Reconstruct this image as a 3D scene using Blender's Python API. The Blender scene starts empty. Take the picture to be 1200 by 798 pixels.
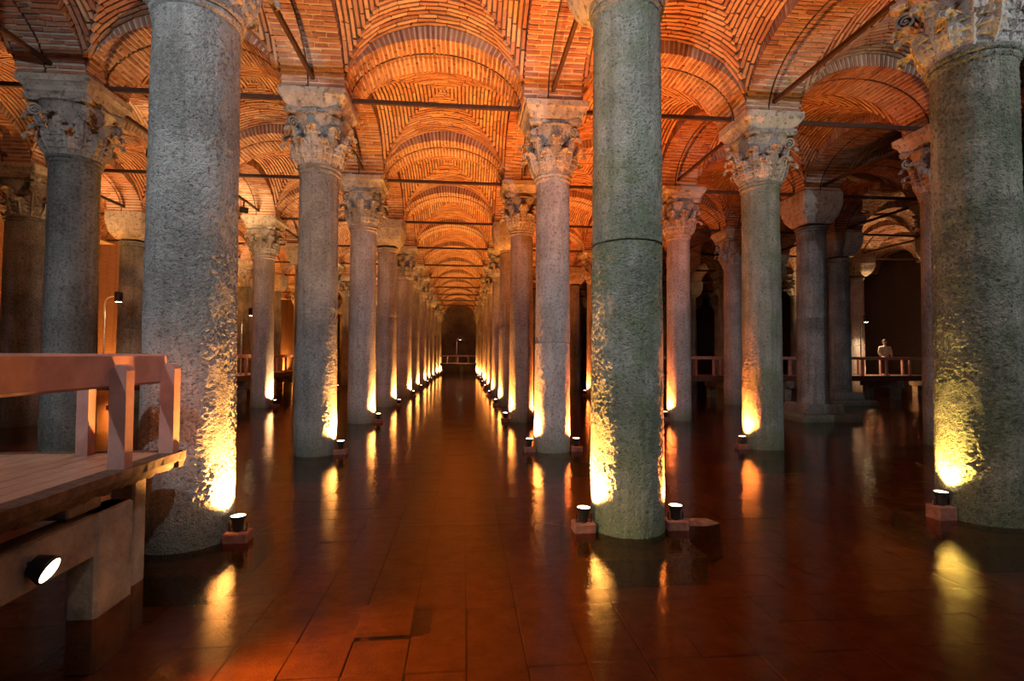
import bpy, bmesh, math, random
import numpy as np
from mathutils import Vector, Matrix, noise
random.seed(7)
scene = bpy.context.scene
C = scene.collection
PI = math.pi

# ------------------------------------------------------------------ camera
YAW, TILT, ROLL = 0.09323, 0.02942, 0.00389
CAM = Vector((2.9497, -5.8539, 1.9826))
FPX = 598.02
cam_d = bpy.data.cameras.new('camera')
cam_d.sensor_fit = 'HORIZONTAL'; cam_d.sensor_width = 36.0
cam_d.lens = FPX / 1200 * 36.0
cam_d.clip_start = 0.05; cam_d.clip_end = 300
cam = bpy.data.objects.new('camera', cam_d); C.objects.link(cam)
fwd = Vector((math.sin(YAW), math.cos(YAW), 0)); rgt = Vector((math.cos(YAW), -math.sin(YAW), 0)); upv = Vector((0, 0, 1))
F_ = math.cos(TILT) * fwd + math.sin(TILT) * upv
U_ = -math.sin(TILT) * fwd + math.cos(TILT) * upv
R_ = math.cos(ROLL) * rgt + math.sin(ROLL) * U_
U_ = -math.sin(ROLL) * rgt + math.cos(ROLL) * U_
cam.matrix_world = Matrix(((R_.x, U_.x, -F_.x, CAM.x), (R_.y, U_.y, -F_.y, CAM.y), (R_.z, U_.z, -F_.z, CAM.z), (0, 0, 0, 1)))
scene.camera = cam

# ------------------------------------------------------------------ world, exposure
w = bpy.data.worlds.new('cistern_air'); scene.world = w; w.use_nodes = True
w.node_tree.nodes['Background'].inputs[0].default_value = (0.55, 0.75, 1.0, 1)
w.node_tree.nodes['Background'].inputs[1].default_value = 0.02
scene.view_settings.view_transform = 'Standard'
scene.view_settings.look = 'None'
scene.view_settings.exposure = 1.25
scene.view_settings.gamma = 1.0
scene.view_settings.use_curve_mapping = False

LAMP_W = 740.0                        # column uplights
WARM = (1.0, 0.40, 0.085); AMBER = (1.0, 0.35, 0.06); RED = (1.0, 0.21, 0.035); YELLOW = (1.0, 0.62, 0.12); TAN = (1.0, 0.56, 0.24)

# ------------------------------------------------------------------ grid of the hall
SX, SY = 4.70, 4.80
G0, G1 = -3, 6          # wall lines
J0, J1 = -1, 12
ZC, ZI, ZS = 5.75, 6.82, 7.15    # capital bottom, impost bottom, springing
AW = 1.2                          # width of arches
AB = 1.10                         # rise of arch soffit
RING = 0.28
HX, HY = (SX - AW) / 2, (SY - AW) / 2
WB = 1.40                         # rise of vault webs
DOME = 0.28
FLOOR_Z = -0.42

# ------------------------------------------------------------------ materials
def nt(name):
    m = bpy.data.materials.new(name); m.use_nodes = True
    n = m.node_tree.nodes; l = m.node_tree.links
    return m, n, l, n['Principled BSDF']
def ramp(n, stops):
    r = n.new('ShaderNodeValToRGB'); e = r.color_ramp.elements
    while len(e) < len(stops): e.new(0.5)
    for i, (p, c) in enumerate(stops):
        e[i].position = p; e[i].color = (*c, 1)
    return r
def mix(n, l, a, b, f, mode='MIX'):
    x = n.new('ShaderNodeMix'); x.data_type = 'RGBA'; x.blend_type = mode
    def put(s, v):
        if isinstance(v, (tuple, list)): s.default_value = (*v, 1)
        elif isinstance(v, float): s.default_value = v
        else: l.new(v, s)
    put(x.inputs[6], a); put(x.inputs[7], b); put(x.inputs[0], f)
    return x.outputs[2]
def noise_n(n, l, vec, scale, detail=4, rough=0.55):
    t = n.new('ShaderNodeTexNoise'); t.inputs['Scale'].default_value = scale
    t.inputs['Detail'].default_value = detail; t.inputs['Roughness'].default_value = rough
    if vec is not None: l.new(vec, t.inputs['Vector'])
    return t
def mapr(n, l, v, a, b, c=0.0, d=1.0):
    r = n.new('ShaderNodeMapRange'); r.clamp = True
    l.new(v, r.inputs[0])
    for i, k in enumerate((a, b, c, d)): r.inputs[1 + i].default_value = k
    return r.outputs[0]
def math_n(n, l, op, a, b=None):
    m = n.new('ShaderNodeMath'); m.operation = op
    for i, v in enumerate((a, b)):
        if v is None: continue
        if isinstance(v, (int, float)): m.inputs[i].default_value = v
        else: l.new(v, m.inputs[i])
    return m.outputs[0]

def stone_mat(name, light, dark, moss=(0.10, 0.14, 0.05), moss_amt=0.5, pit=0.6, pit_scale=45, streak=0.5):
    m, n, l, b = nt(name)
    g = n.new('ShaderNodeNewGeometry'); oi = n.new('ShaderNodeObjectInfo')
    off = n.new('ShaderNodeVectorMath'); off.operation = 'MULTIPLY_ADD'
    comb = n.new('ShaderNodeCombineXYZ')
    for k in range(3): l.new(oi.outputs['Random'], comb.inputs[k])
    l.new(comb.outputs[0], off.inputs[0]); off.inputs[1].default_value = (31, 17, 23); l.new(g.outputs['Position'], off.inputs[2])
    P = off.outputs[0]
    big = noise_n(n, l, P, 1.1, 5, 0.6)
    mp = n.new('ShaderNodeMapping'); mp.inputs['Scale'].default_value = (5, 5, 0.35); l.new(P, mp.inputs[0])
    stk = noise_n(n, l, mp.outputs[0], 1.6, 5, 0.65)
    fine = noise_n(n, l, P, 22, 5, 0.7)
    c1 = ramp(n, [(0.36, dark), (0.62, light)]); l.new(big.outputs[0], c1.inputs[0])
    c = mix(n, l, c1.outputs[0], tuple(x * 0.55 for x in dark), math_n(n, l, 'MULTIPLY', mapr(n, l, stk.outputs[0], 0.46, 0.64), streak))
    c = mix(n, l, c, tuple(min(1, x * 1.25) for x in light), math_n(n, l, 'MULTIPLY', mapr(n, l, fine.outputs[0], 0.5, 0.75), 0.5))
    # moss in patches and along the waterline
    sep = n.new('ShaderNodeSeparateXYZ'); l.new(g.outputs['Position'], sep.inputs[0])
    mn = noise_n(n, l, P, 0.9, 6, 0.7)
    mm = math_n(n, l, 'MULTIPLY', mapr(n, l, mn.outputs[0], 0.45, 0.60), moss_amt)
    c = mix(n, l, c, moss, mm)
    wl = math_n(n, l, 'ADD', sep.outputs[2], math_n(n, l, 'MULTIPLY', big.outputs[0], -0.9))
    c = mix(n, l, c, tuple(x * 0.6 + 0.02 for x in moss), mapr(n, l, wl, -0.45, 0.15, 0.75, 0.0))
    # pits
    v = n.new('ShaderNodeTexVoronoi'); v.inputs['Scale'].default_value = pit_scale; l.new(P, v.inputs['Vector'])
    pit1 = mapr(n, l, v.outputs['Distance'], 0.12, 0.45)
    pn = noise_n(n, l, P, pit_scale * 0.55, 6, 0.7)
    pl = noise_n(n, l, P, pit_scale * 0.2, 5, 0.75)
    hgt = math_n(n, l, 'ADD', math_n(n, l, 'ADD', math_n(n, l, 'MULTIPLY', pit1, 0.4), math_n(n, l, 'MULTIPLY', pn.outputs[0], 1.1)), pl.outputs[0])
    c = mix(n, l, c, tuple(x * 0.35 for x in dark), math_n(n, l, 'MULTIPLY', mapr(n, l, pn.outputs[0], 0.47, 0.36), 0.8))
    l.new(c, b.inputs['Base Color'])
    bp = n.new('ShaderNodeBump'); bp.inputs['Strength'].default_value = pit; bp.inputs['Distance'].default_value = 0.05
    l.new(hgt, bp.inputs['Height']); l.new(bp.outputs[0], b.inputs['Normal'])
    b.inputs['Roughness'].default_value = 0.75; b.inputs['Specular IOR Level'].default_value = 0.3
    return m

def brick_mat(name, cols):
    m, n, l, b = nt(name)
    g = n.new('ShaderNodeNewGeometry'); oi = n.new('ShaderNodeObjectInfo')
    r = math_n(n, l, 'FRACT', math_n(n, l, 'ADD', math_n(n, l, 'MULTIPLY', oi.outputs['Random'], 7.31), g.outputs['Random Per Island']))
    cr = ramp(n, [(i / (len(cols) - 1), c) for i, c in enumerate(cols)]); l.new(r, cr.inputs[0])
    nn = noise_n(n, l, g.outputs['Position'], 14, 5, 0.65)
    c = mix(n, l, cr.outputs[0], (0.10, 0.055, 0.035), math_n(n, l, 'MULTIPLY', mapr(n, l, nn.outputs[0], 0.5, 0.75), 0.6))
    big = noise_n(n, l, g.outputs['Position'], 0.8, 4, 0.6)
    c = mix(n, l, c, (0.46, 0.33, 0.22), math_n(n, l, 'MULTIPLY', mapr(n, l, big.outputs[0], 0.48, 0.7), 0.55))
    l.new(c, b.inputs['Base Color']); b.inputs['Roughness'].default_value = 0.85
    bp = n.new('ShaderNodeBump'); bp.inputs['Strength'].default_value = 0.5; bp.inputs['Distance'].default_value = 0.02
    l.new(nn.outputs[0], bp.inputs['Height']); l.new(bp.outputs[0], b.inputs['Normal'])
    return m

def rough_mat(name, c0, c1, scale=6, rough=0.8, bump=0.4, metal=0.0):
    m, n, l, b = nt(name)
    g = n.new('ShaderNodeNewGeometry')
    a = noise_n(n, l, g.outputs['Position'], scale, 6, 0.65)
    cr = ramp(n, [(0.35, c0), (0.68, c1)]); l.new(a.outputs[0], cr.inputs[0])
    l.new(cr.outputs[0], b.inputs['Base Color'])
    f = noise_n(n, l, g.outputs['Position'], scale * 9, 5, 0.6)
    bp = n.new('ShaderNodeBump'); bp.inputs['Strength'].default_value = bump; bp.inputs['Distance'].default_value = 0.02
    l.new(f.outputs[0], bp.inputs['Height']); l.new(bp.outputs[0], b.inputs['Normal'])
    b.inputs['Roughness'].default_value = rough; b.inputs['Metallic'].default_value = metal
    return m

def brickwall_mat(name, c1, c2, mo):
    m, n, l, b = nt(name)
    g = n.new('ShaderNodeNewGeometry'); s = n.new('ShaderNodeSeparateXYZ'); l.new(g.outputs['Position'], s.inputs[0])
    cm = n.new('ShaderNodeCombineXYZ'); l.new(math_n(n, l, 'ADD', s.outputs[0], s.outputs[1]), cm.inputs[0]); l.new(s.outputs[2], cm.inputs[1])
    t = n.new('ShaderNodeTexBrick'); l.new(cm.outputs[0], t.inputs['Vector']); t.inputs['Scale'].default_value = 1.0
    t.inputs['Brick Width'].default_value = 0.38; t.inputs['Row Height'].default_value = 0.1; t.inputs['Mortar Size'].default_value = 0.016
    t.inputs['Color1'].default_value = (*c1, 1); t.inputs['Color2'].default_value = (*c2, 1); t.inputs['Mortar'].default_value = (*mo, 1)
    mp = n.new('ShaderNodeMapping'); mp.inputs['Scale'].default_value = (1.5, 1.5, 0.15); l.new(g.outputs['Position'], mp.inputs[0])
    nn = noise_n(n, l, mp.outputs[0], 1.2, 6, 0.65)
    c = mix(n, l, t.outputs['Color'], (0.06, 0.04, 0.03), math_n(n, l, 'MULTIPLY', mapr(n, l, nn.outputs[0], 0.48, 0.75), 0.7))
    l.new(c, b.inputs['Base Color']); b.inputs['Roughness'].default_value = 0.85
    bp = n.new('ShaderNodeBump'); bp.inputs['Strength'].default_value = 0.5; bp.inputs['Distance'].default_value = 0.02; bp.invert = True
    l.new(t.outputs['Fac'], bp.inputs['Height']); l.new(bp.outputs[0], b.inputs['Normal'])
    return m

def emis_mat(name, col, s):
    m, n, l, b = nt(name)
    b.inputs['Base Color'].default_value = (0.8, 0.8, 0.8, 1)
    b.inputs['Emission Color'].default_value = (*col, 1); b.inputs['Emission Strength'].default_value = s
    return m

M = {}
M['stone_grey'] = stone_mat('pitted_grey_stone', (0.46, 0.44, 0.41), (0.24, 0.225, 0.21), moss_amt=0.12, pit=0.9, pit_scale=48)
M['stone_green'] = stone_mat('mossy_grey_stone', (0.40, 0.40, 0.34), (0.20, 0.21, 0.16), moss=(0.13, 0.18, 0.06), moss_amt=0.6, pit=0.9, pit_scale=52)
M['stone_pink'] = stone_mat('worn_rose_marble', (0.47, 0.41, 0.38), (0.30, 0.25, 0.23), moss_amt=0.08, pit=0.45, pit_scale=40, streak=0.35)
M['stone_dark'] = stone_mat('dark_stained_stone', (0.33, 0.33, 0.31), (0.14, 0.14, 0.135), moss_amt=0.15, pit=0.7, pit_scale=40)
M['stone_crust'] = stone_mat('dark_crusted_stone', (0.34, 0.32, 0.25), (0.12, 0.12, 0.08), moss=(0.07, 0.10, 0.045), moss_amt=0.6, pit=1.0, pit_scale=40)
M['capital'] = stone_mat('carved_marble', (0.46, 0.42, 0.37), (0.24, 0.21, 0.18), moss_amt=0.0, pit=0.5, pit_scale=30, streak=0.3)
M['impost'] = stone_mat('impost_limestone', (0.50, 0.45, 0.38), (0.30, 0.26, 0.21), moss_amt=0.0, pit=0.4, pit_scale=18, streak=0.3)
M['brick'] = brick_mat('old_brick', [(0.30, 0.13, 0.075), (0.46, 0.23, 0.125), (0.58, 0.35, 0.20), (0.36, 0.16, 0.09), (0.62, 0.41, 0.25)])
M['arch_brick'] = brick_mat('dark_arch_brick', [(0.22, 0.085, 0.05), (0.34, 0.15, 0.08), (0.44, 0.22, 0.12), (0.26, 0.10, 0.06), (0.40, 0.20, 0.12)])
M['mortar'] = rough_mat('lime_mortar', (0.065, 0.04, 0.028), (0.15, 0.10, 0.07), 3)
M['arch_mortar'] = rough_mat('pale_joint_mortar', (0.42, 0.34, 0.27), (0.62, 0.54, 0.45), 3)
M['iron'] = rough_mat('rusty_iron', (0.028, 0.014, 0.009), (0.07, 0.028, 0.014), 12, 0.7, 0.3, 0.0)
M['black'] = rough_mat('black_lamp_metal', (0.012, 0.012, 0.013), (0.03, 0.03, 0.03), 20, 0.45, 0.1, 0.4)
M['footing'] = rough_mat('red_footing_brick', (0.12, 0.04, 0.025), (0.24, 0.085, 0.05), 18)
M['cable'] = rough_mat('grey_cable', (0.25, 0.20, 0.17), (0.32, 0.26, 0.22), 10, 0.5, 0.0)
M['tile'] = rough_mat('wet_floor_slab', (0.13, 0.06, 0.028), (0.24, 0.125, 0.06), 5, 0.8, 0.6)
M['silt'] = rough_mat('dark_silt', (0.07, 0.034, 0.016), (0.13, 0.066, 0.032), 5)
M['pink_paint'] = rough_mat('faded_pink_painted_wood', (0.38, 0.18, 0.14), (0.52, 0.27, 0.215), 4, 0.55, 0.15)
M['deck'] = rough_mat('wet_deck_boards', (0.26, 0.14, 0.09), (0.40, 0.23, 0.15), 5, 0.35, 0.2)
M['rust_beam'] = rough_mat('rust_crusted_beam', (0.05, 0.022, 0.012), (0.17, 0.085, 0.045), 16, 0.75, 0.9)
M['concrete'] = rough_mat('stained_concrete', (0.13, 0.105, 0.085), (0.30, 0.255, 0.21), 3.5, 0.85, 0.5)
M['wall_orange'] = brickwall_mat('plastered_brick_wall', (0.40, 0.21, 0.11), (0.34, 0.17, 0.09), (0.42, 0.28, 0.17))
M['wall_dark'] = brickwall_mat('dark_brick_wall', (0.05, 0.028, 0.02), (0.036, 0.02, 0.016), (0.05, 0.036, 0.03))  # very dark base colour over the whole right wall
M['end_plaster'] = rough_mat('grey_plaster', (0.12, 0.09, 0.07), (0.22, 0.17, 0.13), 1.5)
M['lens_warm'] = emis_mat('lamp_glass_warm', (1.0, 0.72, 0.42), 14)
M['lens_yellow'] = emis_mat('lamp_glass_yellow', (1.0, 0.76, 0.38), 14)
M['lens_orange'] = emis_mat('lamp_glass_orange', (1.0, 0.60, 0.30), 14)
M['lens_fill'] = emis_mat('fill_lamp_glass', (0.75, 0.9, 1.0), 10)
M['jacket'] = rough_mat('cream_jacket', (0.55, 0.47, 0.36), (0.68, 0.60, 0.48), 9, 0.8, 0.2)
M['trousers'] = rough_mat('dark_trousers', (0.03, 0.03, 0.035), (0.05, 0.05, 0.06), 9, 0.9, 0.1)
M['skin'] = rough_mat('skin', (0.50, 0.30, 0.21), (0.58, 0.36, 0.26), 9, 0.6, 0.0)
M['hair'] = rough_mat('brown_hair', (0.05, 0.03, 0.02), (0.09, 0.05, 0.03), 40, 0.6, 0.4)

def water_mat():
    m = bpy.data.materials.new('still_brown_water'); m.use_nodes = True
    n = m.node_tree.nodes; l = m.node_tree.links; n.clear()
    out = n.new('ShaderNodeOutputMaterial'); mx = n.new('ShaderNodeMixShader')
    tr = n.new('ShaderNodeBsdfTransparent'); tr.inputs[0].default_value = (0.53, 0.29, 0.115, 1)
    gl = n.new('ShaderNodeBsdfGlossy'); gl.inputs['Color'].default_value = (0.95, 0.9, 0.85, 1); gl.inputs['Roughness'].default_value = 0.075
    g = n.new('ShaderNodeNewGeometry')
    a = noise_n(n, l, g.outputs['Position'], 16, 3, 0.55); b = noise_n(n, l, g.outputs['Position'], 1.3, 2, 0.5)
    h = math_n(n, l, 'ADD', math_n(n, l, 'MULTIPLY', a.outputs[0], 0.25), b.outputs[0])
    bp = n.new('ShaderNodeBump'); bp.inputs['Strength'].default_value = 0.22; bp.inputs['Distance'].default_value = 0.05
    l.new(h, bp.inputs['Height'])
    l.new(bp.outputs[0], gl.inputs['Normal'])
    dt = n.new('ShaderNodeVectorMath'); dt.operation = 'DOT_PRODUCT'; l.new(bp.outputs[0], dt.inputs[0]); l.new(g.outputs['Incoming'], dt.inputs[1])
    c5 = math_n(n, l, 'POWER', math_n(n, l, 'SUBTRACT', 1.0, math_n(n, l, 'MINIMUM', math_n(n, l, 'ABSOLUTE', dt.outputs['Value']), 1.0)), 5.0)
    fac = math_n(n, l, 'ADD', math_n(n, l, 'MULTIPLY', c5, 0.975), 0.025)        # Schlick, same from both sides
    l.new(fac, mx.inputs[0]); l.new(tr.outputs[0], mx.inputs[1]); l.new(gl.outputs[0], mx.inputs[2])
    l.new(mx.outputs[0], out.inputs[0])
    return m
M['water'] = water_mat()

# ------------------------------------------------------------------ mesh helpers
class MB:
    def __init__(s): s.v = []; s.f = []; s.sm = []
    def add(s, vs, fs, smooth=False):
        o = len(s.v); s.v += [tuple(x) for x in vs]; s.f += [tuple(i + o for i in f) for f in fs]; s.sm += [smooth] * len(fs)
    def box(s, x0, x1, y0, y1, z0, z1, jit=0.0):
        vs = [(x, y, z) for z in (z0, z1) for y in (y0, y1) for x in (x0, x1)]
        if jit: vs = [tuple(c + random.uniform(-jit, jit) for c in p) for p in vs]
        s.add(vs, [(0, 2, 3, 1), (4, 5, 7, 6), (0, 1, 5, 4), (2, 6, 7, 3), (0, 4, 6, 2), (1, 3, 7, 5)])
    def cbox(s, x0, x1, y0, y1, z0, z1, b=0.012):
        """box with chamfered edges"""
        xs = (x0, x1); ys = (y0, y1); zs = (z0, z1); vs = []; idx = {}
        for i in (0, 1):
            for j in (0, 1):
                for k in (0, 1):
                    sx, sy, sz = (1 - 2 * i), (1 - 2 * j), (1 - 2 * k)
                    for a in range(3):
                        p = [xs[i] + sx * b, ys[j] + sy * b, zs[k] + sz * b]
                        p[a] = (xs[i], ys[j], zs[k])[a]
                        idx[(i, j, k, a)] = len(vs); vs.append(p)
        fs = []
        I = lambda i, j, k, a: idx[(i, j, k, a)]
        for e in (0, 1):
            fs.append([I(e, 0, 0, 0), I(e, 1, 0, 0), I(e, 1, 1, 0), I(e, 0, 1, 0)][::(1 if e else -1)])
            fs.append([I(0, e, 0, 1), I(0, e, 1, 1), I(1, e, 1, 1), I(1, e, 0, 1)][::(1 if e else -1)])
            fs.append([I(0, 0, e, 2), I(1, 0, e, 2), I(1, 1, e, 2), I(0, 1, e, 2)][::(1 if e else -1)])
        for p in (0, 1):
            for q in (0, 1):
                fs.append([I(0, p, q, 1), I(1, p, q, 1), I(1, p, q, 2), I(0, p, q, 2)][::(1 if p != q else -1)])
                fs.append([I(p, 0, q, 0), I(p, 0, q, 2), I(p, 1, q, 2), I(p, 1, q, 0)][::(1 if p == q else -1)])
                fs.append([I(p, q, 0, 0), I(p, q, 0, 1), I(p, q, 1, 1), I(p, q, 1, 0)][::(1 if p != q else -1)])
        for i in (0, 1):
            for j in (0, 1):
                for k in (0, 1):
                    t = [I(i, j, k, 0), I(i, j, k, 1), I(i, j, k, 2)]
                    fs.append(t[::(1 if (i + j + k) % 2 else -1)])
        s.add(vs, fs)
    def lathe(s, prof, n=32, smooth=True, cap=True, fn=None):
        """prof: (r, z) from bottom to top; None splits the shading"""
        segs = [[]]
        for p in prof:
            if p is None: segs.append([segs[-1][-1]])
            else: segs[-1].append(p)
        for sg in segs:
            vs = []
            for r, z in sg:
                for k in range(n):
                    a = 2 * PI * k / n; rr = r if fn is None else r + fn(a, z, r)
                    vs.append((rr * math.cos(a), rr * math.sin(a), z))
            fs = [(i * n + k, i * n + (k + 1) % n, (i + 1) * n + (k + 1) % n, (i + 1) * n + k) for i in range(len(sg) - 1) for k in range(n)]
            s.add(vs, fs, smooth)
        if cap:
            for (r, z), rev in ((prof[0], True), (prof[-1], False)):
                if r > 1e-4:
                    vs = [((r if fn is None else r + fn(2 * PI * k / n, z, r)) * math.cos(2 * PI * k / n), (r if fn is None else r + fn(2 * PI * k / n, z, r)) * math.sin(2 * PI * k / n), z) for k in range(n)]
                    f = tuple(range(n)); s.add(vs, [f[::-1] if rev else f])
    def tube(s, pts, r, n=8, smooth=True):
        pts = [Vector(p) for p in pts]; rs = r if isinstance(r, (list, tuple)) else [r] * len(pts)
        vs = []; pu = None
        for i, p in enumerate(pts):
            t = (pts[min(i + 1, len(pts) - 1)] - pts[max(i - 1, 0)]).normalized()
            if pu is None:
                pu = t.orthogonal().normalized()
            pu = (pu - t * pu.dot(t)).normalized(); pv = t.cross(pu)
            for k in range(n):
                a = 2 * PI * k / n; vs.append(p + (pu * math.cos(a) + pv * math.sin(a)) * rs[i])
        fs = [(i * n + k, i * n + (k + 1) % n, (i + 1) * n + (k + 1) % n, (i + 1) * n + k) for i in range(len(pts) - 1) for k in range(n)]
        s.add(vs, fs, smooth)
        e = (len(pts) - 1) * n
        s.add(vs[:n], [tuple(range(n))[::-1]]); s.add(vs[e:], [tuple(range(n))])
    def prism(s, poly, a, b, axis='y'):
        """closed polygon extruded from a to b; poly in the other two axes"""
        def P(u, v, t): return (u, t, v) if axis == 'y' else ((t, u, v) if axis == 'x' else (u, v, t))
        n = len(poly)
        vs = [P(u, v, a) for u, v in poly] + [P(u, v, b) for u, v in poly]
        s.add(vs, [tuple(range(n))[::-1], tuple(range(n, 2 * n))] + [(k, (k + 1) % n, n + (k + 1) % n, n + k) for k in range(n)])
    def merge(s, o, mat=None):
        vs = [tuple(mat @ Vector(p)) for p in o.v] if mat is not None else o.v
        k = len(s.v); s.v += vs; s.f += [tuple(i + k for i in f) for f in o.f]; s.sm += o.sm
    def mesh(s, name, mat):
        me = bpy.data.meshes.new(name); me.from_pydata(s.v, [], s.f)
        me.polygons.foreach_set('use_smooth', s.sm)
        me.materials.append(M[mat] if isinstance(mat, str) else mat); me.update()
        return me
    def build(s, name, mat, parent=None, loc=(0, 0, 0), rot=(0, 0, 0)):
        return obj(name, s.mesh(name, mat), parent, loc, rot)
def obj(name, me, parent=None, loc=(0, 0, 0), rot=(0, 0, 0), scale=None):
    o = bpy.data.objects.new(name, me); C.objects.link(o)
    o.location = loc; o.rotation_euler = rot
    if scale: o.scale = scale
    if parent: o.parent = parent
    return o
def objm(name, me, mat, parent=None):
    o = bpy.data.objects.new(name, me); C.objects.link(o)
    if parent: o.parent = parent
    o.matrix_basis = mat
    return o
def tag(o, label, cat=None, group=None, kind=None):
    o['label'] = label
    if cat: o['category'] = cat
    if group: o['group'] = group
    if kind: o['kind'] = kind
    return o
def thing(name, label, cat, loc=(0, 0, 0), rz=0, group=None):
    o = obj(name, None, None, loc, (0, 0, rz)); o.empty_display_size = 0.2
    return tag(o, label, cat, group)
ORD = ['nearest', 'second', 'third', 'fourth', 'fifth', 'sixth', 'seventh', 'eighth', 'ninth', 'tenth', 'eleventh', 'twelfth', 'thirteenth', 'fourteenth']
def in_view(p, margin=0.0):
    d = Vector(p) - CAM; z = d.dot(F_)
    if z < 0.3: return False
    return abs(d.dot(R_) / z) < 600 / FPX + margin and abs(d.dot(U_) / z) < 399 / FPX + margin

# unit bricks (x long, y thick, z deep), four worn variants
UB = []
for k in range(4):
    mb = MB(); mb.box(-.5, .5, -.5, .5, -.5, .5, 0.045); UB.append(mb)
UBM = {k: [mb.mesh('brick', k) for mb in UB] for k in ('brick', 'arch_brick')}
def joined_bricks(mats, mat='brick', name='brick'):
    V = []; Fs = []
    faces = np.array(UB[0].f)
    for i, m in enumerate(mats):
        a = np.array(m); v = np.array(UB[i % 4].v)
        V.append(v @ a[:3, :3].T + a[:3, 3]); Fs.append(faces + 8 * i)
    V = np.concatenate(V); Fs = np.concatenate(Fs)
    me = bpy.data.meshes.new(name); me.from_pydata(V.tolist(), [], Fs.tolist()); me.materials.append(M[mat]); me.update()
    return me
def frame(o, ex, ey, ez, sx, sy, sz):
    m = Matrix.Identity(4)
    for i in range(3):
        m[i][0] = ex[i] * sx; m[i][1] = ey[i] * sy; m[i][2] = ez[i] * sz; m[i][3] = o[i]
    return m

# ------------------------------------------------------------------ vault webs, arches (meshes shared by every bay)
def web_z(u, v):
    u = abs(u); v = abs(v)
    a, b = (u, v) if u <= v else (v, u)
    return ZS + WB * math.sqrt(max(0, 1 - a * a)) + DOME * (1 - b)
def vault_shell():
    N = 28; mb = MB(); vs = []
    tt = [math.sin((2 * i / N - 1) * PI / 2) for i in range(N + 1)]
    for j in range(N + 1):
        for i in range(N + 1):
            vs.append((tt[i] * (HX + .0), tt[j] * (HY + .0), web_z(tt[i], tt[j]) + 0.025))
    fs = [(j * (N + 1) + i, (j + 1) * (N + 1) + i, (j + 1) * (N + 1) + i + 1, j * (N + 1) + i + 1) for j in range(N) for i in range(N)]
    mb.add(vs, fs, False)
    return mb.mesh('vault_shell', 'mortar')
def vault_bricks():
    out = []; rnd = random.Random(3)
    pitch = 0.097
    for axis in (0, 1):              # 0: courses run along x (webs at +-y), 1: along y
        A, B = (HX, HY) if axis == 0 else (HY, HX)
        for sgn in (-1, 1):
            k = 0
            y = B - pitch * 0.5
            while y > 0.05:
                v = y / B; umax = min(1.0, v)
                # arc length table along the course
                S = 80; us = [math.sin((2 * q / S - 1) * math.asin(min(umax, .998))) for q in range(S + 1)]
                def pt(u, dv=0.0):
                    vv = max(abs(u), min(1, v + dv))
                    z = ZS + WB * math.sqrt(max(0, 1 - u * u)) + DOME * (1 - v - dv)
                    p = (u * A, sgn * (v + dv) * B, z)
                    return Vector(p if axis == 0 else (p[1], p[0], p[2]))
                P = [pt(u) for u in us]; L = [0]
                for q in range(S): L.append(L[-1] + (P[q + 1] - P[q]).length)
                tot = L[-1]
                s = -rnd.uniform(0, 0.3)
                while s < tot - 0.04:
                    ln = rnd.uniform(0.30, 0.48)
                    a, b = max(s, 0), min(s + ln, tot); s += ln + 0.022
                    if b - a < 0.05: continue
                    mid = (a + b) / 2
                    q = min(S - 1, max(0, int(np.searchsorted(L, mid) - 1)))
                    f = (mid - L[q]) / max(1e-6, L[q + 1] - L[q]); u = us[q] + (us[q + 1] - us[q]) * f
                    c = pt(u); ex = (P[q + 1] - P[q]).normalized()
                    ey = (pt(u, 0.02) - pt(u, -0.02)).normalized(); ey = (ey - ex * ey.dot(ex)).normalized()
                    ez = ex.cross(ey)
                    tw = rnd.uniform(-.02, .02)
                    out.append(frame(c + Vector((0, 0, rnd.uniform(-.008, .008))), ex + ey * tw, ey - ex * tw, ez, b - a, rnd.uniform(.054, .066), 0.09))
                y -= pitch; k += 1
    return out
def arch_pts(H):
    """(t, s) table of the soffit ellipse"""
    S = 400; ts = [PI * q / S for q in range(S + 1)]
    P = [(-H * math.cos(t), ZS + AB * math.sin(t)) for t in ts]; L = [0]
    for q in range(S): L.append(L[-1] + math.hypot(P[q + 1][0] - P[q][0], P[q + 1][1] - P[q][1]))
    return ts, P, L
def arch_bricks(H, axis):
    out = []; rnd = random.Random(11 + axis)
    ts, P, L = arch_pts(H); tot = L[-1]; n = int(tot / 0.098); k = 0
    lay = ([(-.60, -.32), (-.30, -.115), (-.075, .20), (.22, .60)], [(-.60, -.42), (-.40, -.115), (-.075, .10), (.12, .36), (.38, .60)])
    for k in range(n):
        s = (k + .5) / n * tot
        q = min(399, int(np.searchsorted(L, s) - 1)); t = ts[q]
        tx, tz = H * math.sin(t), AB * math.cos(t); ll = math.hypot(tx, tz); tx /= ll; tz /= ll
        nx, nz = -tz, tx                                   # outwards (up)
        for (a, b) in lay[k % 2]:
            r = 0.5 * (RING - .01) + rnd.uniform(-.006, .006)
            c = (P[q][0] + nx * r, 0.5 * (a + b), P[q][1] + nz * r)
            ex, ey, ez = (0, 1, 0), (tx, 0, tz), (nx, 0, nz)
            if axis == 1:
                c = (c[1], c[0], c[2]); ex, ey, ez = (1, 0, 0), (0, tx, tz), (0, nx, nz)
            j = 0.006 if abs(a) > .55 or abs(b) > .55 else 0
            out.append(frame(Vector(c), Vector(ex), Vector(ey), Vector(ez), b - a + j, rnd.uniform(.050, .064), RING + rnd.uniform(-.012, .012)))
    return out
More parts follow.
